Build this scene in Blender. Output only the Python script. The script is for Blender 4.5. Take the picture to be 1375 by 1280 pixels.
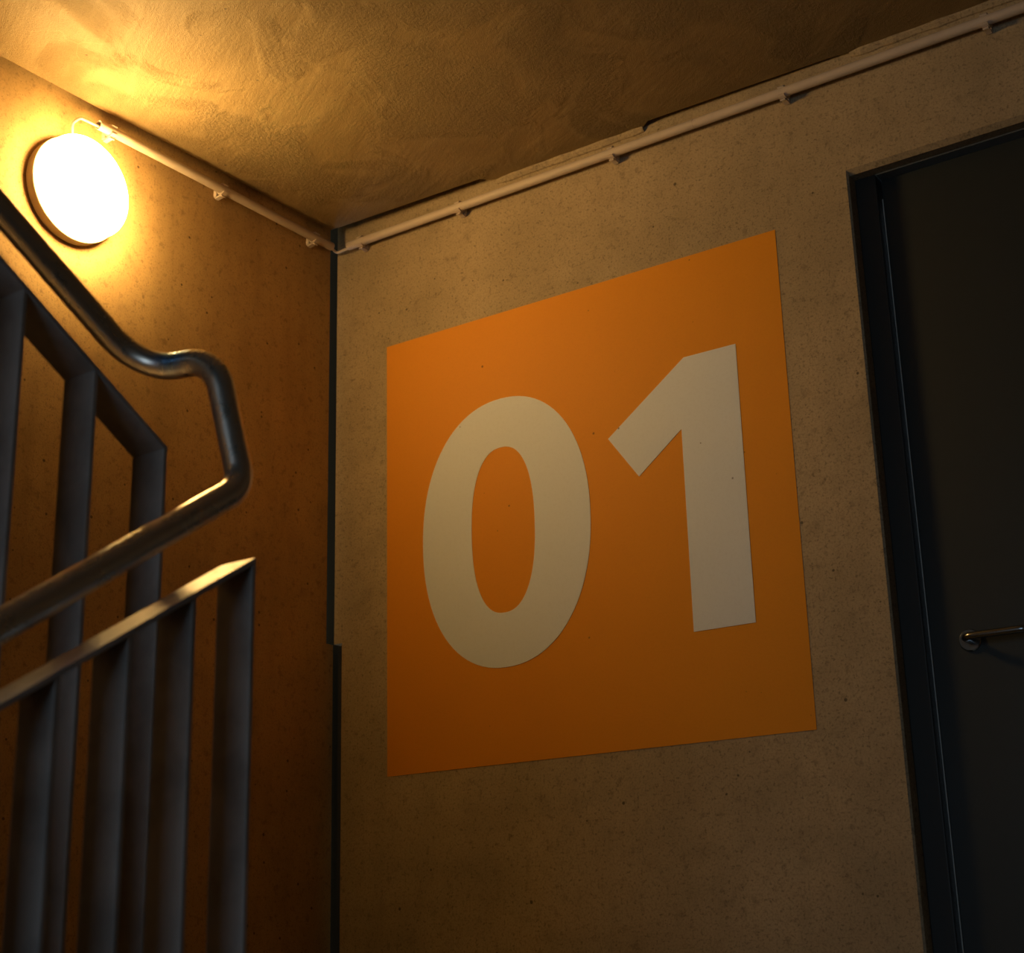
import bpy, bmesh, math, random
from mathutils import Vector, Matrix

for o in list(bpy.data.objects):
    bpy.data.objects.remove(o)
scene = bpy.context.scene
COL = scene.collection

# ------------------------------------------------------------------ camera
cam_data = bpy.data.cameras.new('camera')
cam = bpy.data.objects.new('camera', cam_data)
COL.objects.link(cam)
scene.camera = cam
cam_data.sensor_fit = 'HORIZONTAL'
cam_data.sensor_width = 36.0
cam_data.lens = 36.0 * 2078.18 / 1375.0
cam_data.clip_start = 0.05
_yaw, _pitch, _roll = 0.6012, 0.3022, -0.0264
_f = Vector((-math.sin(_yaw) * math.cos(_pitch), math.cos(_yaw) * math.cos(_pitch), math.sin(_pitch)))
_r0 = Vector((math.cos(_yaw), math.sin(_yaw), 0))
_u0 = _r0.cross(_f)
_r = math.cos(_roll) * _r0 + math.sin(_roll) * _u0
_u = -math.sin(_roll) * _r0 + math.cos(_roll) * _u0
_M = Matrix((_r, _u, -_f)).transposed().to_4x4()
_M.translation = Vector((3.078, -3.5, 0.0994))
cam.matrix_world = _M
cam_data.dof.use_dof = True
cam_data.dof.focus_distance = 3.9
cam_data.dof.aperture_fstop = 4.5

# ------------------------------------------------------------------ world (dusk sky outside) and exposure
world = bpy.data.worlds.new('dusk_sky')
scene.world = world
world.use_nodes = True
_bg = world.node_tree.nodes['Background']
_bg.inputs[0].default_value = (0.62, 0.82, 1.0, 1)
_bg.inputs[1].default_value = 1.5
# sampling portal in the open side of the stairwell (adds no light of its own)
_pd = bpy.data.lights.new('sky_portal', 'AREA')
_pd.shape = 'RECTANGLE'
_pd.size, _pd.size_y = 2.6, 2.3
_pd.cycles.is_portal = True
_po = bpy.data.objects.new('sky_portal', _pd)
COL.objects.link(_po)
_po.location = (2.5, -6.99, 0.75)
_po.rotation_euler = (math.radians(90), 0, 0)
scene.view_settings.view_transform = 'Standard'
scene.view_settings.look = 'None'
scene.view_settings.gamma = 1.0
scene.view_settings.use_curve_mapping = False
scene.view_settings.exposure = 0.0
scene.cycles.use_denoising = True
scene.cycles.sample_clamp_indirect = 4.0
scene.cycles.caustics_reflective = False
scene.cycles.max_bounces = 6
scene.cycles.diffuse_bounces = 4
scene.cycles.glossy_bounces = 3

LAMP_FRONT = (70.0, 42.5, 13.5)
LAMP_RIM = (86.0, 52.0, 16.5)

# ------------------------------------------------------------------ material helpers
class NT:
    def __init__(self, name):
        self.mat = bpy.data.materials.new(name)
        self.mat.use_nodes = True
        self.nt = self.mat.node_tree
        self.b = self.nt.nodes['Principled BSDF']
        self.tc = self.nt.nodes.new('ShaderNodeTexCoord')
        self.co = self.tc.outputs['Object']

    def n(self, kind, **kw):
        x = self.nt.nodes.new(kind)
        for k, v in kw.items():
            setattr(x, k, v)
        return x

    def set(self, sock, v):
        if hasattr(v, 'is_output'):
            self.nt.links.new(v, sock)
        else:
            sock.default_value = v

    def math(self, op, a, b=0.0, clamp=False):
        m = self.n('ShaderNodeMath', operation=op, use_clamp=clamp)
        self.set(m.inputs[0], a)
        self.set(m.inputs[1], b)
        return m.outputs[0]

    def scaled(self, s):
        m = self.n('ShaderNodeMapping')
        self.set(m.inputs['Vector'], self.co)
        m.inputs['Scale'].default_value = s
        return m.outputs[0]

    def rotated(self, rot, s):
        m = self.n('ShaderNodeMapping')
        self.set(m.inputs['Vector'], self.co)
        m.inputs['Rotation'].default_value = rot
        m2 = self.n('ShaderNodeMapping')
        self.nt.links.new(m.outputs[0], m2.inputs['Vector'])
        m2.inputs['Scale'].default_value = s
        return m2.outputs[0]

    def noise(self, scale, detail=4, rough=0.55, vec=None, dist=0.0):
        x = self.n('ShaderNodeTexNoise')
        self.set(x.inputs['Vector'], vec if vec is not None else self.co)
        x.inputs['Scale'].default_value = scale
        x.inputs['Detail'].default_value = detail
        x.inputs['Roughness'].default_value = rough
        x.inputs['Distortion'].default_value = dist
        return x.outputs['Fac']

    def ramp(self, v, lo, hi, a=0.0, b=1.0, smooth=True):
        m = self.n('ShaderNodeMapRange')
        m.interpolation_type = 'SMOOTHSTEP' if smooth else 'LINEAR'
        self.set(m.inputs['Value'], v)
        m.inputs['From Min'].default_value = lo
        m.inputs['From Max'].default_value = hi
        m.inputs['To Min'].default_value = a
        m.inputs['To Max'].default_value = b
        return m.outputs[0]

    def mix(self, fac, a, b, blend='MIX'):
        m = self.n('ShaderNodeMix', data_type='RGBA', blend_type=blend)
        self.set(m.inputs[0], fac)
        for s, v in ((m.inputs[6], a), (m.inputs[7], b)):
            if isinstance(v, tuple) and len(v) == 3:
                v = v + (1.0,)
            self.set(s, v)
        return m.outputs[2]

    def pits(self, scale, size, power=5.0, soft=0.04):
        """dark air-void dots: one per voronoi cell, mostly tiny, a few larger"""
        v = self.n('ShaderNodeTexVoronoi')
        self.set(v.inputs['Vector'], self.co)
        v.inputs['Scale'].default_value = scale
        sep = self.n('ShaderNodeSeparateColor')
        self.nt.links.new(v.outputs['Color'], sep.inputs[0])
        rad = self.math('MULTIPLY', self.math('POWER', sep.outputs[0], power), size)
        d = self.math('SUBTRACT', rad, v.outputs['Distance'])
        return self.ramp(d, -soft * 0.5, soft)

    def bump(self, h, strength, distance, prev=None):
        b = self.n('ShaderNodeBump')
        b.inputs['Strength'].default_value = strength
        b.inputs['Distance'].default_value = distance
        self.set(b.inputs['Height'], h)
        if prev is not None:
            self.nt.links.new(prev, b.inputs['Normal'])
        return b.outputs[0]

    def out(self, color=None, rough=None, metal=None, normal=None, spec=None):
        for key, v in (('Base Color', color), ('Roughness', rough), ('Metallic', metal), ('Normal', normal), ('Specular IOR Level', spec)):
            if v is None:
                continue
            if isinstance(v, tuple) and len(v) == 3:
                v = v + (1.0,)
            self.set(self.b.inputs[key], v)
        return self.mat


def concrete(name, a, b, pit=0.17, streak=0.5, stain=0.5, fine=1.0, rough=0.8):
    m = NT(name)
    big = m.noise(2.3, 3, 0.6)
    mid = m.noise(11.0, 3, 0.62)
    grain = m.noise(170.0, 2, 0.7)
    speck = m.noise(420.0, 1, 0.6)
    st = m.noise(9.0, 2, 0.6, vec=m.scaled((1.0, 1.0, 0.10)))
    c = m.mix(m.ramp(big, 0.30, 0.70), a, b)
    c = m.mix(m.math('MULTIPLY', m.ramp(mid, 0.50, 0.78), 0.30 * stain), c, tuple(x * 0.45 for x in a))
    c = m.mix(m.math('MULTIPLY', m.ramp(st, 0.48, 0.75), 0.35 * streak), c, tuple(x * 0.6 for x in a))
    # small dirty blotches
    bl = m.noise(38.0, 4, 0.65)
    c = m.mix(m.math('MULTIPLY', m.ramp(bl, 0.54, 0.70), 0.55 * stain), c, tuple(x * 0.45 for x in a))
    mo = m.noise(85.0, 3, 0.7)
    c = m.mix(m.math('MULTIPLY', m.ramp(mo, 0.54, 0.68), 0.55 * fine), c, tuple(x * 0.40 for x in a))
    c = m.mix(m.math('MULTIPLY', m.ramp(grain, 0.42, 0.72), 0.45 * fine), c, tuple(x * 0.5 for x in a))
    c = m.mix(m.math('MULTIPLY', m.ramp(speck, 0.56, 0.70), 0.22 * fine), c, tuple(min(1, x * 1.35) for x in b))
    p1 = m.pits(27.0, pit * 0.85, 6.0)
    p2 = m.pits(95.0, pit * 1.2, 4.0, 0.10)
    p = m.math('MAXIMUM', m.math('MULTIPLY', p1, 0.9), m.math('MULTIPLY', p2, 0.6))
    c = m.mix(m.math('MULTIPLY', p, 0.85), c, tuple(x * 0.15 for x in a))
    h = m.math('ADD', m.math('MULTIPLY', grain, 0.35), m.math('MULTIPLY', mid, 0.9))
    nrm = m.bump(h, 0.35, 0.0035)
    return m.out(c, rough, 0.0, nrm, 0.3)


M_WALL_R = concrete('concrete_board', (0.37, 0.285, 0.175), (0.49, 0.38, 0.24), streak=0.3, stain=0.9)
M_WALL_L = concrete('concrete_smooth', (0.49, 0.325, 0.145), (0.62, 0.42, 0.19), pit=0.15, streak=0.9, stain=1.0, fine=0.6)
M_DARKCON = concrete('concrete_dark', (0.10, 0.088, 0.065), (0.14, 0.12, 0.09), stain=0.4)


def ceiling_material():
    m = NT('rough_trowelled_concrete')
    a, b = (0.28, 0.195, 0.088), (0.38, 0.27, 0.125)
    big = m.noise(2.0, 4, 0.6, dist=0.6)
    patch = m.ramp(m.noise(3.2, 3, 0.55, dist=0.9), 0.45, 0.60)
    v1 = m.rotated((0, 0, math.radians(35)), (1.0, 0.8, 1.0))
    rough1 = m.noise(120.0, 4, 0.82, vec=v1)
    fine = m.noise(380.0, 2, 0.7)
    trowel = m.noise(16.0, 3, 0.6, vec=m.rotated((0, 0, math.radians(28)), (0.25, 1.3, 1.0)), dist=0.15)
    c = m.mix(m.ramp(big, 0.3, 0.7), a, b)
    c = m.mix(m.math('MULTIPLY', m.ramp(trowel, 0.5, 0.75), 0.4), c, (0.46, 0.34, 0.18))
    c = m.mix(m.math('MULTIPLY', m.ramp(fine, 0.45, 0.7), 0.35), c, tuple(x * 0.45 for x in a))
    # pale hairline cracks and ridges
    vor = m.n('ShaderNodeTexVoronoi', feature='DISTANCE_TO_EDGE')
    wob = m.n('ShaderNodeTexNoise')
    m.set(wob.inputs['Vector'], m.co)
    wob.inputs['Scale'].default_value = 5.0
    va = m.n('ShaderNodeVectorMath', operation='SCALE')
    m.nt.links.new(wob.outputs['Color'], va.inputs[0])
    va.inputs['Scale'].default_value = 0.55
    vs = m.n('ShaderNodeVectorMath', operation='ADD')
    m.nt.links.new(m.co, vs.inputs[0])
    m.nt.links.new(va.outputs[0], vs.inputs[1])
    m.nt.links.new(vs.outputs[0], vor.inputs['Vector'])
    vor.inputs['Scale'].default_value = 2.6
    crack = m.math('MULTIPLY', m.ramp(vor.outputs['Distance'], 0.0, 0.010, 1.0, 0.0), m.ramp(m.noise(4.0, 3), 0.50, 0.62))
    c = m.mix(m.math('MULTIPLY', crack, 0.35), c, (0.45, 0.33, 0.18))
    p = m.pits(30.0, 0.14, 7.0)
    c = m.mix(m.math('MULTIPLY', p, 0.6), c, (0.04, 0.028, 0.014))
    amp = m.math('ADD', 0.30, m.math('MULTIPLY', patch, 0.9))
    h = m.math('MULTIPLY', rough1, amp)
    h = m.math('ADD', h, m.math('MULTIPLY', fine, 0.22))
    h = m.math('ADD', h, m.math('MULTIPLY', trowel, 0.5))
    nrm = m.bump(h, 1.0, 0.009)
    return m.out(c, m.ramp(patch, 0, 1, 0.48, 0.65), 0.0, nrm, 0.35)


M_CEIL = ceiling_material()


def paint(name, col, var=0.12):
    m = NT(name)
    n1 = m.noise(3.0, 4)
    c = m.mix(m.math('MULTIPLY', m.ramp(n1, 0.3, 0.7), var), col, tuple(x * 0.8 for x in col))
    gr = m.noise(160.0, 3, 0.6)
    c = m.mix(m.math('MULTIPLY', m.ramp(gr, 0.45, 0.7), 0.06), c, tuple(x * 0.5 for x in col))
    p = m.pits(24.0, 0.13, 9.0, 0.03)
    c = m.mix(m.math('MULTIPLY', p, 0.75), c, tuple(x * 0.15 for x in col))
    h = m.math('MULTIPLY', gr, 0.3)
    h = m.math('ADD', h, m.math('MULTIPLY', m.noise(11.0, 2), 0.8))
    return m.out(c, 0.62, 0.0, m.bump(h, 0.25, 0.003), 0.25)


M_ORANGE = paint('orange_paint', (0.78, 0.30, 0.013))
M_WHITE = paint('white_paint', (0.74, 0.79, 0.87), 0.06)


def metal(name, col, rough, brush=(1, 1, 1), scale=60.0, var=0.3, metallic=1.0, bstr=0.08):
    m = NT(name)
    n1 = m.noise(scale, 5, 0.65, vec=m.scaled(brush))
    n2 = m.noise(9.0, 4, 0.6)
    c = m.mix(m.ramp(n2, 0.35, 0.7), col, tuple(x * (1 - var) for x in col))
    c = m.mix(m.math('MULTIPLY', m.ramp(n1, 0.4, 0.7), 0.35), c, tuple(x * 0.7 for x in col))
    r = m.ramp(n1, 0.3, 0.7, rough * 0.8, rough * 1.25)
    return m.out(c, r, metallic, m.bump(n1, bstr, 0.0008))


M_BAR = metal('galvanised_steel', (0.48, 0.44, 0.42), 0.42, (1, 1, 0.15), 60.0, 0.35, metallic=0.3)


def tube_metal():
    m = NT('brushed_stainless_steel')
    n1 = m.noise(90.0, 4, 0.6, vec=m.scaled((1, 0.15, 0.3)))
    c = m.mix(m.math('MULTIPLY', m.ramp(n1, 0.4, 0.7), 0.3), (0.66, 0.60, 0.53), (0.52, 0.47, 0.41))
    # blue tint on the steel at the head of the bend
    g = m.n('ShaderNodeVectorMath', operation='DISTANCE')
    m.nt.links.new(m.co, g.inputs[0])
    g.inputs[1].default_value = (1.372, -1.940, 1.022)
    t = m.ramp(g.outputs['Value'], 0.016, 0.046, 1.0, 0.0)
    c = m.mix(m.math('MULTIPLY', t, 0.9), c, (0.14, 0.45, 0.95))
    return m.out(c, m.ramp(n1, 0.3, 0.7, 0.24, 0.36), 0.9, m.bump(n1, 0.04, 0.0005))


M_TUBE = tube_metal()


def plastic(name, col, rough=0.45):
    m = NT(name)
    n1 = m.noise(30.0, 4)
    c = m.mix(m.math('MULTIPLY', m.ramp(n1, 0.4, 0.75), 0.18), col, tuple(x * 0.7 for x in col))
    return m.out(c, rough, 0.0, m.bump(m.noise(200.0, 2), 0.05, 0.0005), 0.4)


M_PVC = plastic('off_white_plastic', (0.62, 0.52, 0.44), 0.5)
M_LAMPBODY = plastic('cream_plastic', (0.62, 0.50, 0.33), 0.5)
M_DOOR = plastic('dark_grey_lacquer', (0.026, 0.030, 0.029), 0.40)
M_FRAME = plastic('black_grey_lacquer', (0.028, 0.028, 0.026), 0.5)
M_FRAME2 = plastic('grey_lacquer', (0.14, 0.145, 0.14), 0.4)
M_HANDLE = metal('satin_steel', (0.42, 0.44, 0.46), 0.2, (1, 1, 1), 80.0, 0.15)
M_EDGE = plastic('pale_edge_highlight', (0.55, 0.55, 0.52), 0.35)  # light colour standing in for the highlight along the leaf edge
M_DARK = plastic('joint_sealant', (0.022, 0.018, 0.012), 0.95)


def emitter(name, rgb):
    m = NT(name)
    s = max(rgb)
    m.b.inputs['Base Color'].default_value = (0.8, 0.8, 0.8, 1)
    m.b.inputs['Emission Color'].default_value = (rgb[0] / s, rgb[1] / s, rgb[2] / s, 1)
    m.b.inputs['Emission Strength'].default_value = s
    return m.mat


M_GLOW = emitter('lit_opal_front', LAMP_FRONT)
M_GLOW2 = emitter('lit_opal_edge', LAMP_RIM)

# ------------------------------------------------------------------ mesh helpers
def link(name, bm, mat, parent=None, smooth=False, recalc=True):
    if recalc:
        bmesh.ops.recalc_face_normals(bm, faces=bm.faces[:])
    me = bpy.data.meshes.new(name)
    bm.to_mesh(me)
    bm.free()
    me.materials.append(mat)
    if smooth:
        me.shade_smooth()
        me.set_sharp_from_angle(angle=math.radians(40))
    o = bpy.data.objects.new(name, me)
    COL.objects.link(o)
    if parent is not None:
        o.parent = parent
    return o


def box(bm, x0, x1, y0, y1, z0, z1):
    vs = [bm.verts.new((x, y, z)) for x in (x0, x1) for y in (y0, y1) for z in (z0, z1)]
    for f in ((0, 1, 3, 2), (4, 6, 7, 5), (0, 4, 5, 1), (2, 3, 7, 6), (0, 2, 6, 4), (1, 5, 7, 3)):
        bm.faces.new([vs[i] for i in f])
    return vs


def bevel(bm, w, seg=1):
    bmesh.ops.bevel(bm, geom=bm.edges[:], offset=w, segments=seg, affect='EDGES', profile=0.6)


def prism(bm, pts, axis, a, b):
    """extrude a closed 2-D outline along an axis (0=x, 1=y, 2=z)"""
    def mk(p, t):
        q = list(p)
        q.insert(axis, t)
        return bm.verts.new(q)
    lo = [mk(p, a) for p in pts]
    hi = [mk(p, b) for p in pts]
    n = len(pts)
    bm.faces.new(lo)
    bm.faces.new(hi)
    for i in range(n):
        bm.faces.new((lo[i], lo[(i + 1) % n], hi[(i + 1) % n], hi[i]))


def fillet(pts, radii, seg=12):
    pts = [Vector(p) for p in pts]
    out = [pts[0]]
    for i in range(1, len(pts) - 1):
        a, b, c = pts[i - 1], pts[i], pts[i + 1]
        u, v = (a - b).normalized(), (c - b).normalized()
        ang = u.angle(v)
        r = radii[i - 1]
        t = min(r / math.tan(ang / 2), 0.49 * (a - b).length if i > 1 else 1e9, 0.49 * (c - b).length if i < len(pts) - 2 else 1e9)
        r = t * math.tan(ang / 2)
        cen = b + (u + v).normalized() * (r / math.sin(ang / 2))
        p0, p1 = b + u * t, b + v * t
        e0, e1 = p0 - cen, p1 - cen
        tot = e0.angle(e1)
        for k in range(seg + 1):
            s = k / seg
            d = (e0 * math.sin((1 - s) * tot) + e1 * math.sin(s * tot)) / math.sin(tot)
            out.append(cen + d)
    out.append(pts[-1])
    return out


def sweep(bm, path, r, n=20, inner=None, cap=True):
    path = [Vector(p) for p in path]
    t0 = (path[1] - path[0]).normalized()
    ref = Vector((0, 0, 1)) if abs(t0.z) < 0.9 else Vector((1, 0, 0))
    nrm = (ref - t0 * ref.dot(t0)).normalized()
    rings = []
    for i, p in enumerate(path):
        if i == 0:
            t = t0
        elif i == len(path) - 1:
            t = (path[i] - path[i - 1]).normalized()
        else:
            t = ((path[i + 1] - path[i]).normalized() + (path[i] - path[i - 1]).normalized()).normalized()
        nrm = (nrm - t * nrm.dot(t)).normalized()
        bi = t.cross(nrm)
        rings.append([bm.verts.new(p + (nrm * math.cos(2 * math.pi * k / n) + bi * math.sin(2 * math.pi * k / n)) * r) for k in range(n)])
    for a, b in zip(rings, rings[1:]):
        for k in range(n):
            bm.faces.new((a[k], a[(k + 1) % n], b[(k + 1) % n], b[k]))
    if inner:
        for ring, p, q in ((rings[0], path[0], path[1]), (rings[-1], path[-1], path[-2])):
            d = (q - p).normalized()
            i0 = [bm.verts.new(p + (v.co - p) * (inner / r)) for v in ring]
            i1 = [bm.verts.new(v.co + d * 0.02) for v in i0]
            for k in range(n):
                bm.faces.new((ring[k], ring[(k + 1) % n], i0[(k + 1) % n], i0[k]))
                bm.faces.new((i0[k], i0[(k + 1) % n], i1[(k + 1) % n], i1[k]))
            bm.faces.new(i1)
    elif cap:
        bm.faces.new(rings[0])
        bm.faces.new(rings[-1])


def lathe_x(bm, prof, cy, cz, n=72):
    """turn (x, radius) profile about an axis parallel to x"""
    rings = []
    for x, r in prof:
        if r < 1e-6:
            rings.append([bm.verts.new((x, cy, cz))])
        else:
            rings.append([bm.verts.new((x, cy + r * math.cos(2 * math.pi * k / n), cz + r * math.sin(2 * math.pi * k / n))) for k in range(n)])
    for a, b in zip(rings, rings[1:]):
        for k in range(n):
            l = (k + 1) % n
            if len(a) == 1 and len(b) == 1:
                continue
            if len(a) == 1:
                bm.faces.new((a[0], b[k], b[l]))
            elif len(b) == 1:
                bm.faces.new((a[k], a[l], b[0]))
            else:
                bm.faces.new((a[k], a[l], b[l], b[k]))


def thing(name, label, cat, loc, group=None):
    o = bpy.data.objects.new(name, None)
    o.empty_display_size = 0.1
    COL.objects.link(o)
    o.location = loc
    o['label'] = label
    o['category'] = cat
    if group:
        o['group'] = group
    return o


def keep(o, parent):
    """parent without moving the world-space geometry"""
    o.parent = parent
    o.matrix_parent_inverse = Matrix.Translation(-parent.location)
    return o


def struct(o, label=None, cat=None):
    o['kind'] = 'structure'
    if label:
        o['label'] = label
    if cat:
        o['category'] = cat
    return o


def tag(o, label, cat, group=None):
    o['label'] = label
    o['category'] = cat
    if group:
        o['group'] = group
    return o


# ------------------------------------------------------------------ the setting
ZC = 2.377          # underside of the landing's ceiling slab
ZF = -0.26          # landing floor
DX0, DX1, DZ = 1.760, 2.760, 2.046   # door opening
X_END, Y_END = 4.0, -7.0

# wall with the sign: two heights of panel edge at the corner joint, door opening with a chamfered arris
bm = bmesh.new()
STEP = 1.022
box(bm, 0.008, DX0, 0.0, 0.25, STEP, 2.70)
box(bm, 0.039, DX0, 0.0, 0.25, -3.2, STEP)
box(bm, DX1, X_END, 0.0, 0.25, -3.2, 2.70)
CH = 0.013       # chamfer of the head
CS = 0.005       # arris of the jambs
for pts in ([(DX0, 0.0), (DX0 + CS, CS), (DX0 + CS, 0.25), (DX0, 0.25)], [(DX1, 0.0), (DX1, 0.25), (DX1 - CS, 0.25), (DX1 - CS, CS)]):
    prism(bm, pts, 2, -3.2, DZ)
prism(bm, [(0.0, DZ), (CH, DZ - CH), (0.25, DZ - CH), (0.25, 2.70), (0.0, 2.70)], 0, DX0, DX1)
struct(link('wall_right', bm, M_WALL_R), 'bare concrete wall carrying the orange 01 square and the dark door', 'wall')

# wall with the lamp
bm = bmesh.new()
box(bm, -0.25, 0.0, Y_END, -0.027, STEP, 6.0)
box(bm, -0.25, 0.0, Y_END, 0.004, -3.2, STEP)
struct(link('wall_left', bm, M_WALL_L), 'warm-lit smooth concrete wall behind the round lamp', 'wall')

# recessed filler in the open corner joint
bm = bmesh.new()
box(bm, -0.06, 0.05, 0.030, 0.12, -3.2, 2.70)
struct(link('trim_1', bm, M_DARK), 'dark recessed joint in the corner between the two walls', 'joint')

# landing ceiling: a slab held off the walls by a narrow gap, with bearing nibs that reach them
bm = bmesh.new()
edge = lambda x: -0.058 + 0.024 * x          # slab edge beside the sign wall
outline = [(0.027, -0.058), (0.615, edge(0.615)), (0.648, -0.012), (0.68, -0.001), (1.165, -0.001), (1.188, -0.020), (1.200, edge(1.2)), (1.765, edge(1.765)), (1.790, -0.010), (1.815, -0.001),
           (X_END, -0.001), (X_END, -2.9), (0.020, -2.9), (0.020, -0.985), (0.0235, -0.955), (0.027, -0.915)]
prism(bm, outline, 2, ZC, 2.60)
ceiling = struct(link('ceiling', bm, M_CEIL), 'rough trowelled concrete ceiling slab over the landing', 'ceiling')
# mortar squeezed out under the bearing nibs
for a, b in ((0.655, 1.172), (1.805, X_END - 0.01)):
    bm = bmesh.new()
    rnd = random.Random(int(a * 100))
    prof = [(0.0, 0.0), (-0.016, 0.0), (-0.0145, -0.006), (-0.009, -0.012), (-0.006, -0.0155), (0.0, -0.017)]
    n = max(8, int((b - a) / 0.03))
    rings = []
    for i in range(n + 1):
        x = a + (b - a) * i / n
        k = rnd.uniform(0.82, 1.12) * (0.7 if i in (0, n) else 1.0)
        rings.append([bm.verts.new((x, p[0] * k, ZC + p[1] * k)) for p in prof])
    for r0, r1 in zip(rings, rings[1:]):
        for i in range(len(prof)):
            j = (i + 1) % len(prof)
            bm.faces.new((r0[i], r0[j], r1[j], r1[i]))
    bm.faces.new(rings[0])
    bm.faces.new(rings[-1])
    link('mortar_bead', bm, M_WALL_R, ceiling)

# rest of the stairwell
bm = bmesh.new()
box(bm, -0.25, X_END + 0.2, Y_END - 0.2, 0.25, 6.0, 6.15)
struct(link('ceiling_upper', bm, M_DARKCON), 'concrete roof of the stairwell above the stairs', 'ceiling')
bm = bmesh.new()
box(bm, -0.25, X_END, -2.9, 0.25, 2.70, 2.80)
struct(link('floor_upper', bm, M_DARKCON), 'floor of the landing above', 'floor')
bm = bmesh.new()
box(bm, -0.25, X_END, -2.9, -2.75, 2.80, 6.0)
struct(link('wall_upper', bm, M_DARKCON), 'wall above the landing ceiling', 'wall')
bm = bmesh.new()
box(bm, X_END, X_END + 0.2, Y_END - 0.2, 0.25, -3.2, 6.0)
struct(link('wall_side', bm, M_DARKCON), 'concrete wall on the far side of the lower stairs', 'wall')
bm = bmesh.new()
OX0, OX1, OZ0, OZ1 = 1.2, 3.8, -0.4, 1.9
box(bm, -0.25, OX0, Y_END - 0.2, Y_END, -3.2, 6.0)
box(bm, OX1, X_END, Y_END - 0.2, Y_END, -3.2, 6.0)
box(bm, OX0, OX1, Y_END - 0.2, Y_END, OZ1, 6.0)
box(bm, OX0, OX1, Y_END - 0.2, Y_END, -3.2, OZ0)
struct(link('wall_back', bm, M_DARKCON), 'concrete wall behind the stairs with an open side to the sky', 'wall')
bm = bmesh.new()
box(bm, -0.25, X_END, Y_END, 0.25, -3.4, -3.2)
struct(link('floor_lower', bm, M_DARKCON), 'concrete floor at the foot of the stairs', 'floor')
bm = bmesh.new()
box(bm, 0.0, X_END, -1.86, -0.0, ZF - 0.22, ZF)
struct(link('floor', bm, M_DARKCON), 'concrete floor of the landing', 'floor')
# flights of steps either side of the balustrade
RISE, RUN = 0.171, 0.275
bm = bmesh.new()
pts = [(-1.86, ZF - 0.22), (-1.86, ZF - RISE)]
y, z = -1.86, ZF - RISE
for i in range(13):
    y -= RUN
    pts.append((y, z))
    z -= RISE
    pts.append((y, z))
pts.append((y, z - 0.25))
prism(bm, pts, 0, 1.56, X_END)
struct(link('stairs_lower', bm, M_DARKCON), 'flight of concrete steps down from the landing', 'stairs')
bm = bmesh.new()
pts = [(-1.86, ZF - 0.22), (-1.86, ZF + RISE)]
y, z = -1.86, ZF + RISE
for i in range(11):
    y -= RUN
    pts.append((y, z))
    z += RISE
    pts.append((y, z))
pts.append((y - 0.2, z))
pts.append((y - 0.2, z - 0.25))
prism(bm, pts, 0, 0.0, 1.24)
struct(link('stairs_upper', bm, M_DARKCON), 'flight of concrete steps up from the landing', 'stairs')

# ------------------------------------------------------------------ door
door = bpy.data.objects.new('door_1', None)
COL.objects.link(door)
door.location = (DX0, 0.07, ZF)
struct(door, 'dark grey steel door with lever handle in a recessed opening', 'door')
YL = 0.074          # face of the leaf
LX0, LX1 = 1.826, DX1 - 0.066
bm = bmesh.new()
box(bm, DX0 + CS, LX0 - 0.004, 0.044, 0.16, ZF, DZ - CH)
bevel(bm, 0.003, 2)
keep(link('door_frame', bm, M_FRAME), door)
bm = bmesh.new()
box(bm, LX1 + 0.004, DX1 - CS, 0.044, 0.16, ZF, DZ - CH)
bevel(bm, 0.003, 2)
keep(link('door_frame', bm, M_FRAME), door)
bm = bmesh.new()
box(bm, LX0 - 0.004, LX1 + 0.004, 0.044, 0.16, DZ - CH - 0.004, DZ - CH)
keep(link('door_head', bm, M_FRAME2), door)
bm = bmesh.new()
box(bm, LX0, LX1, YL, YL + 0.05, ZF + 0.005, DZ - CH - 0.007)
bevel(bm, 0.002, 2)
keep(link('door_leaf', bm, M_DOOR), door)
# pale strip down the leaf, its edge highlight put in as colour
bm = bmesh.new()
box(bm, LX0 - 0.0018, LX0 + 0.0004, YL - 0.002, YL + 0.02, ZF + 0.005, DZ - 0.075)
keep(link('edge_highlight_strip', bm, M_EDGE), door)
HX, HZ = 1.9234, 0.7877
bm = bmesh.new()
path = fillet([(0.0, -0.004, 0.0), (0.0, -0.058, 0.0), (0.150, -0.058, 0.0), (0.160, -0.010, 0.0)], [0.024, 0.02], 10)
sweep(bm, path, 0.0088, 18)
handle = link('handle', bm, M_HANDLE, smooth=True)
handle.location = (HX, YL, HZ)
keep(handle, door)
handle['label'] = 'bent steel lever handle'
bm = bmesh.new()
n = 40
prof = [(0.0, 0.0265), (-0.006, 0.0265), (-0.0085, 0.0245), (-0.0085, 0.0)]
rings = []
for yy, r in prof:
    rings.append([bm.verts.new((r * math.cos(2 * math.pi * k / n), yy, r * math.sin(2 * math.pi * k / n))) for k in range(n)] if r > 0 else [bm.verts.new((0, yy, 0))])
for a, b in zip(rings, rings[1:]):
    for k in range(n):
        l = (k + 1) % n
        bm.faces.new((a[k], a[l], b[l], b[k]) if len(b) > 1 else (a[k], a[l], b[0]))
link('rose', bm, M_HANDLE, handle, smooth=False)

# ------------------------------------------------------------------ painted sign
sign = thing('wall_sign', 'large orange square painted on the concrete wall with white 01', 'sign', (0.8825, 0.0, 0.6089))
SX0, SX1, SZ0, SZ1 = 0.2158, 1.5492, 0.6089, 1.9387
bm = bmesh.new()
box(bm, SX0, SX1, -0.0012, 0.002, SZ0, SZ1)
keep(link('orange_square', bm, M_ORANGE), sign)


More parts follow.
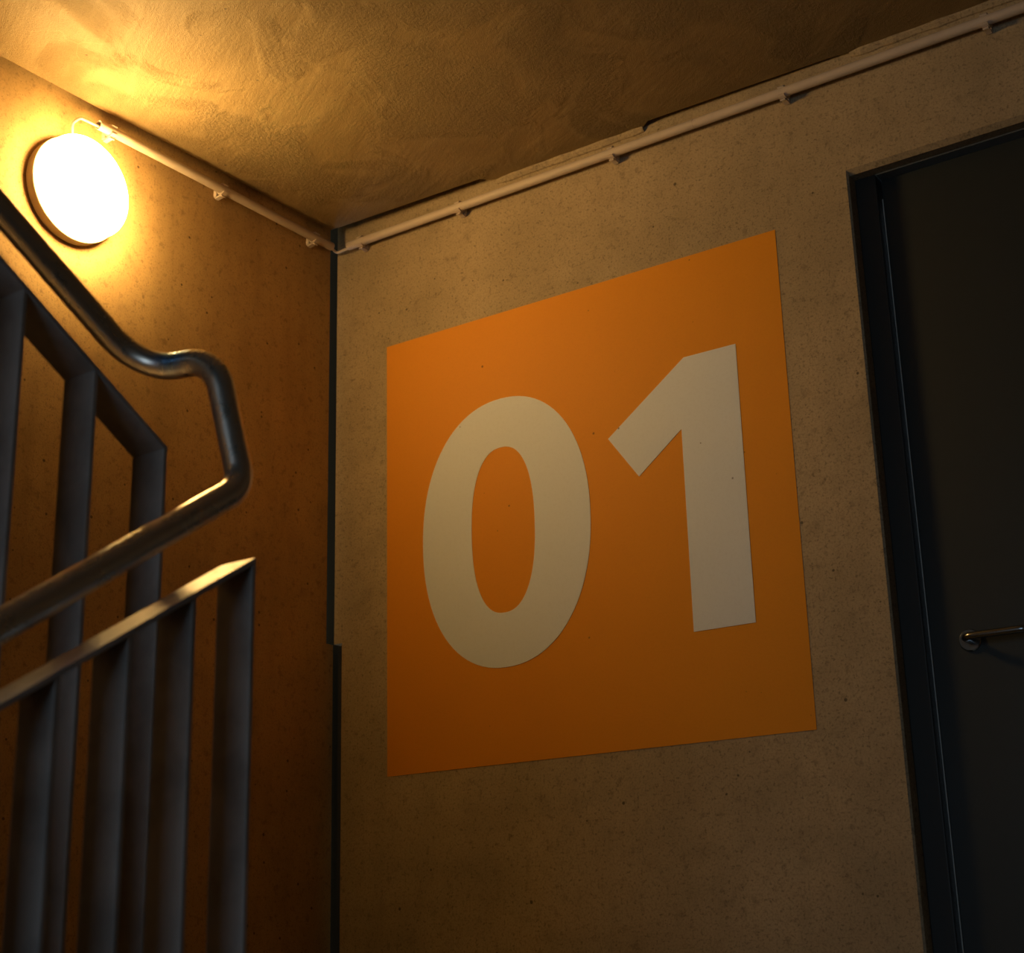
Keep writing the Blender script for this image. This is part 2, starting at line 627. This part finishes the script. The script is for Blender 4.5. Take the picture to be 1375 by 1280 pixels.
def superellipse(cx, cz, a, b, e, n=96):
    pts = []
    for k in range(n):
        t = 2 * math.pi * k / n
        c, s = math.cos(t), math.sin(t)
        pts.append((cx + a * math.copysign(abs(c) ** (2 / e), c), cz + b * math.copysign(abs(s) ** (2 / e), s)))
    return pts


bm = bmesh.new()
o_, i_ = superellipse(0.6453, 1.2708, 0.2917, 0.3968, 2.18), superellipse(0.642, 1.2735, 0.1103, 0.2446, 2.36)
F, B = -0.0024, -0.0008
vo = [bm.verts.new((x, F, z)) for x, z in o_]
vi = [bm.verts.new((x, F, z)) for x, z in i_]
wo = [bm.verts.new((x, B, z)) for x, z in o_]
wi = [bm.verts.new((x, B, z)) for x, z in i_]
for k in range(len(o_)):
    l = (k + 1) % len(o_)
    for q in ((vo[k], vo[l], vi[l], vi[k]), (wo[k], wo[l], wi[l], wi[k]), (vo[k], vo[l], wo[l], wo[k]), (vi[k], vi[l], wi[l], wi[k])):
        bm.faces.new(q)
o = keep(link('digit', bm, M_WHITE), sign)
o['label'] = 'white painted numeral 0'
bm = bmesh.new()
prism(bm, [(1.410, 1.646), (1.410, 0.892), (1.2338, 0.892), (1.2338, 1.4452), (1.096, 1.3388), (1.0041, 1.4656), (1.2531, 1.646)], 1, F, B)
o = keep(link('digit', bm, M_WHITE), sign)
o['label'] = 'white painted numeral 1'

# ------------------------------------------------------------------ round wall lamp
LY, LZ, LR = -1.0785, 2.095, 0.1425
lamp = thing('wall_lamp', 'round white lit lamp fixed on the warm-lit left wall', 'lamp', (0.0, LY, LZ))
bm = bmesh.new()
lathe_x(bm, [(0.0, 0.0), (0.0, 0.142), (0.004, 0.1465), (0.030, 0.1478), (0.0325, 0.146), (0.0325, 0.0)], LY, LZ)
keep(link('lamp_base', bm, M_LAMPBODY, smooth=True), lamp)
bm = bmesh.new()
lathe_x(bm, [(0.033, 0.13), (0.033, LR), (0.068, LR), (0.068, 0.13), (0.033, 0.13)], LY, LZ)
keep(link('diffuser_edge', bm, M_GLOW2), lamp)
bm = bmesh.new()
lathe_x(bm, [(0.0682, 0.0), (0.0682, LR), (0.071, LR - 0.001), (0.073, LR - 0.004), (0.0745, LR - 0.014), (0.076, LR * 0.6), (0.077, LR * 0.3), (0.0775, 0.0)], LY, LZ)
keep(link('diffuser', bm, M_GLOW), lamp)

# ------------------------------------------------------------------ conduits, clips and cables
PR = 0.0135


def clip_mesh(along_y):
    """open plastic saddle: pad on the wall, two jaws round the tube, a short tongue below"""
    bm = bmesh.new()
    w = 0.009
    # profile in (out from wall, up), tube centre at (0.030, 0)
    box(bm, -w, w, 0.0, 0.012, -0.019, 0.019)
    pts_o, pts_i = [], []
    for k in range(15):
        t = math.radians(-140 + 280 * k / 14)   # opening faces the room
        t += math.pi
        pts_o.append((0.030 + 0.0182 * math.cos(t), 0.0182 * math.sin(t)))
        pts_i.append((0.030 + 0.0138 * math.cos(t), 0.0138 * math.sin(t)))
    for k in range(14):
        q = [pts_o[k], pts_o[k + 1], pts_i[k + 1], pts_i[k]]
        prism(bm, q, 0, -w, w)
    # tongue that stands off below the tube
    prism(bm, [(0.004, -0.019), (0.030, -0.017), (0.036, -0.024), (0.033, -0.0265), (0.027, -0.0215), (0.004, -0.025)], 0, -w * 0.8, w * 0.8)
    bmesh.ops.recalc_face_normals(bm, faces=bm.faces[:])
    me = bpy.data.meshes.new('clip')
    # room side is -y for the sign wall, +x for the lamp wall
    for v in bm.verts:
        x, out, up = v.co
        v.co = (out, x, up) if along_y else (x, -out, up)
    bmesh.ops.recalc_face_normals(bm, faces=bm.faces[:])
    bm.to_mesh(me)
    bm.free()
    me.materials.append(M_PVC)
    return me


def place(me, name, loc, parent):
    o = bpy.data.objects.new(name, me)
    COL.objects.link(o)
    o.location = loc
    o.parent = parent
    o.matrix_parent_inverse = Matrix.Translation(-parent.location)
    return o


ZPR, ZPL = 2.3153, 2.319
c1 = thing('conduit', 'long pale plastic conduit along the top of the sign wall', 'conduit', (0.08, -0.03, ZPR), 'cable conduits under the ceiling')
bm = bmesh.new()
sweep(bm, [(0.0802, -0.03, ZPR), (1.346, -0.03, ZPR)], PR, 24, inner=0.0112)
keep(link('tube', bm, M_PVC, smooth=True), c1)
bm = bmesh.new()
sweep(bm, [(1.3485, -0.03, ZPR), (X_END - 0.01, -0.03, ZPR)], PR * 1.02, 24, inner=0.0112)
keep(link('tube', bm, M_PVC, smooth=True), c1)
bm = bmesh.new()
sweep(bm, [(1.335, -0.03, ZPR), (1.360, -0.03, ZPR)], PR * 0.93, 24)
keep(link('coupling', bm, M_PVC, smooth=True), c1)
cm = clip_mesh(False)
for x in (0.135, 0.526, 1.077, 1.617, 2.172, 2.75, 3.3):
    place(cm, 'clip', (x, 0.0, ZPR), c1)
c2 = thing('conduit', 'short pale plastic conduit between the round lamp and the corner', 'conduit', (0.03, -0.05, ZPL), 'cable conduits under the ceiling')
bm = bmesh.new()
sweep(bm, [(0.03, -0.055, ZPL), (0.03, -1.022, ZPL)], PR, 24, inner=0.0112)
keep(link('tube', bm, M_PVC, smooth=True), c2)
cm2 = clip_mesh(True)
for y in (-0.135, -0.545, -0.975):
    place(cm2, 'clip', (0.0, y, ZPL), c2)

bm = bmesh.new()
sweep(bm, fillet([(0.030, -0.09, ZPL - 0.004), (0.030, -0.052, ZPL - 0.006), (0.030, -0.030, ZPL - 0.014), (0.052, -0.030, ZPR - 0.008), (0.12, -0.03, ZPR - 0.006)], [0.03, 0.012, 0.03], 8), 0.0042, 12)
tag(link('cable', bm, M_PVC, smooth=True), 'pale cable bridging the corner between the two conduits', 'cable', 'cables at the conduit ends')
bm = bmesh.new()
sweep(bm, fillet([(0.022, -1.098, 2.222), (0.020, -1.102, 2.290), (0.024, -1.080, 2.316), (0.030, -0.985, ZPL - 0.003)], [0.028, 0.022], 10), 0.0042, 12)
tag(link('cable', bm, M_PVC, smooth=True), 'pale bent cable from the conduit end into the round lamp', 'cable', 'cables at the conduit ends')

# ------------------------------------------------------------------ stair railing
rail = thing('stair_railing', 'steel stair railing with bent tube handrail and flat upright bars', 'railing', (1.39, -1.92, ZF))
TR = 0.0212
V1, V2, V3 = Vector((1.288, -1.929, 1.0098)), Vector((1.445, -1.922, 0.996)), Vector((1.489, -1.900, 0.785))
du = Vector((0, -0.866, 0.520)).normalized()
dl = Vector((0, -0.830, -0.5575)).normalized()
path = fillet([V1 + du * 2.9, V1, V2, V3, V3 + dl * 2.9], [0.125, 0.070, 0.058], 18)
bm = bmesh.new()
sweep(bm, path, TR, 28)
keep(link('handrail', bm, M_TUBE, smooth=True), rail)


def flat_rail(x0, x1, y, z, d, length, th=0.008):
    """flat bar lying across x, its top face through (y, z), running in direction d"""
    d = Vector(d).normalized()
    nrm = Vector((0, -d.z, d.y))
    if nrm.z > 0:
        nrm = -nrm
    a = Vector((0, y, z))
    b = a + d * length
    bm = bmesh.new()
    prism(bm, [(a.y, a.z), (b.y, b.z), (b.y + nrm.y * th, b.z + nrm.z * th), (a.y, a.z - th / abs(nrm.z))], 0, x0, x1)
    bevel(bm, 0.0012, 2)
    return bm


UX0, UX1, LX0_, LX1_ = 1.252, 1.324, 1.453, 1.523
U_END, L_END = (-1.900, 0.884), (-1.901, 0.671)
SU = Vector((0, -0.8515, 0.5243))
SL = Vector((0, -0.8507, -0.5257))
keep(link('top_bar', flat_rail(UX0, UX1, U_END[0], U_END[1], SU, 2.9), M_BAR), rail)
keep(link('top_bar', flat_rail(LX0_, LX1_, L_END[0], L_END[1], SL, 2.9), M_BAR), rail)


def upright(x0, x1, y, z_top, z_bot, slope, th=0.008):
    bm = bmesh.new()
    prism(bm, [(y, z_bot), (y, z_top), (y - th, z_top + slope * -th), (y - th, z_bot)], 0, x0, x1)
    bevel(bm, 0.0012, 2)
    return bm


ys = [-1.900, -2.044, -2.182]
while ys[-1] > -4.1:
    ys.append(ys[-1] - 0.14)
for i, y in enumerate(ys):
    z = U_END[1] + (U_END[0] - y) * (0.5243 / 0.8515) - 0.0098
    bot = ZF - 0.22 + max(0.0, (-1.86 - y - 0.3)) * (RISE / RUN)
    keep(link('baluster', upright(UX0 + (0.001 if i else 0), UX1 - (0.001 if i else 0), y, z, bot, -0.6157), M_BAR), rail)
ys = [-1.901, -2.015, -2.127, -2.241]
while ys[-1] > -4.1:
    ys.append(ys[-1] - 0.113)
for i, y in enumerate(ys):
    z = L_END[1] - (L_END[0] - y) * (0.5257 / 0.8507) - 0.0098
    bot = ZF - 0.25 - (-1.86 - y) * (RISE / RUN)
    keep(link('baluster', upright(LX0_ + (0.001 if i else 0), LX1_ - (0.001 if i else 0), y, z, bot, 0.618), M_BAR), rail)
# side plates the uprights are welded to, and handrail stalks further along the flights
bm = bmesh.new()
prism(bm, [(-1.86, ZF - 0.20), (-1.86, ZF - 0.05), (-4.3, ZF - 0.05 + 2.44 * RISE / RUN), (-4.3, ZF - 0.25 + 2.44 * RISE / RUN)], 0, 1.240, 1.252)
keep(link('side_plate', bm, M_BAR), rail)
bm = bmesh.new()
prism(bm, [(-1.86, ZF - 0.40), (-1.86, ZF - 0.15), (-4.3, ZF - 0.15 - 2.44 * RISE / RUN), (-4.3, ZF - 0.40 - 2.44 * RISE / RUN)], 0, 1.545, 1.557)
keep(link('side_plate', bm, M_BAR), rail)
for x, V, d, E_, S in ((1.288, V1, du, U_END, SU), (1.489, V3, dl, L_END, SL)):
    for t in (0.75, 1.9):
        top = V + d * t
        zb = E_[1] + (top.y - E_[0]) * (S.z / S.y)
        bm = bmesh.new()
        sweep(bm, [(x, top.y, zb - 0.002), (x, top.y, top.z - TR * 0.8)], 0.007, 14)
        keep(link('handrail_stalk', bm, M_TUBE, smooth=True), rail)
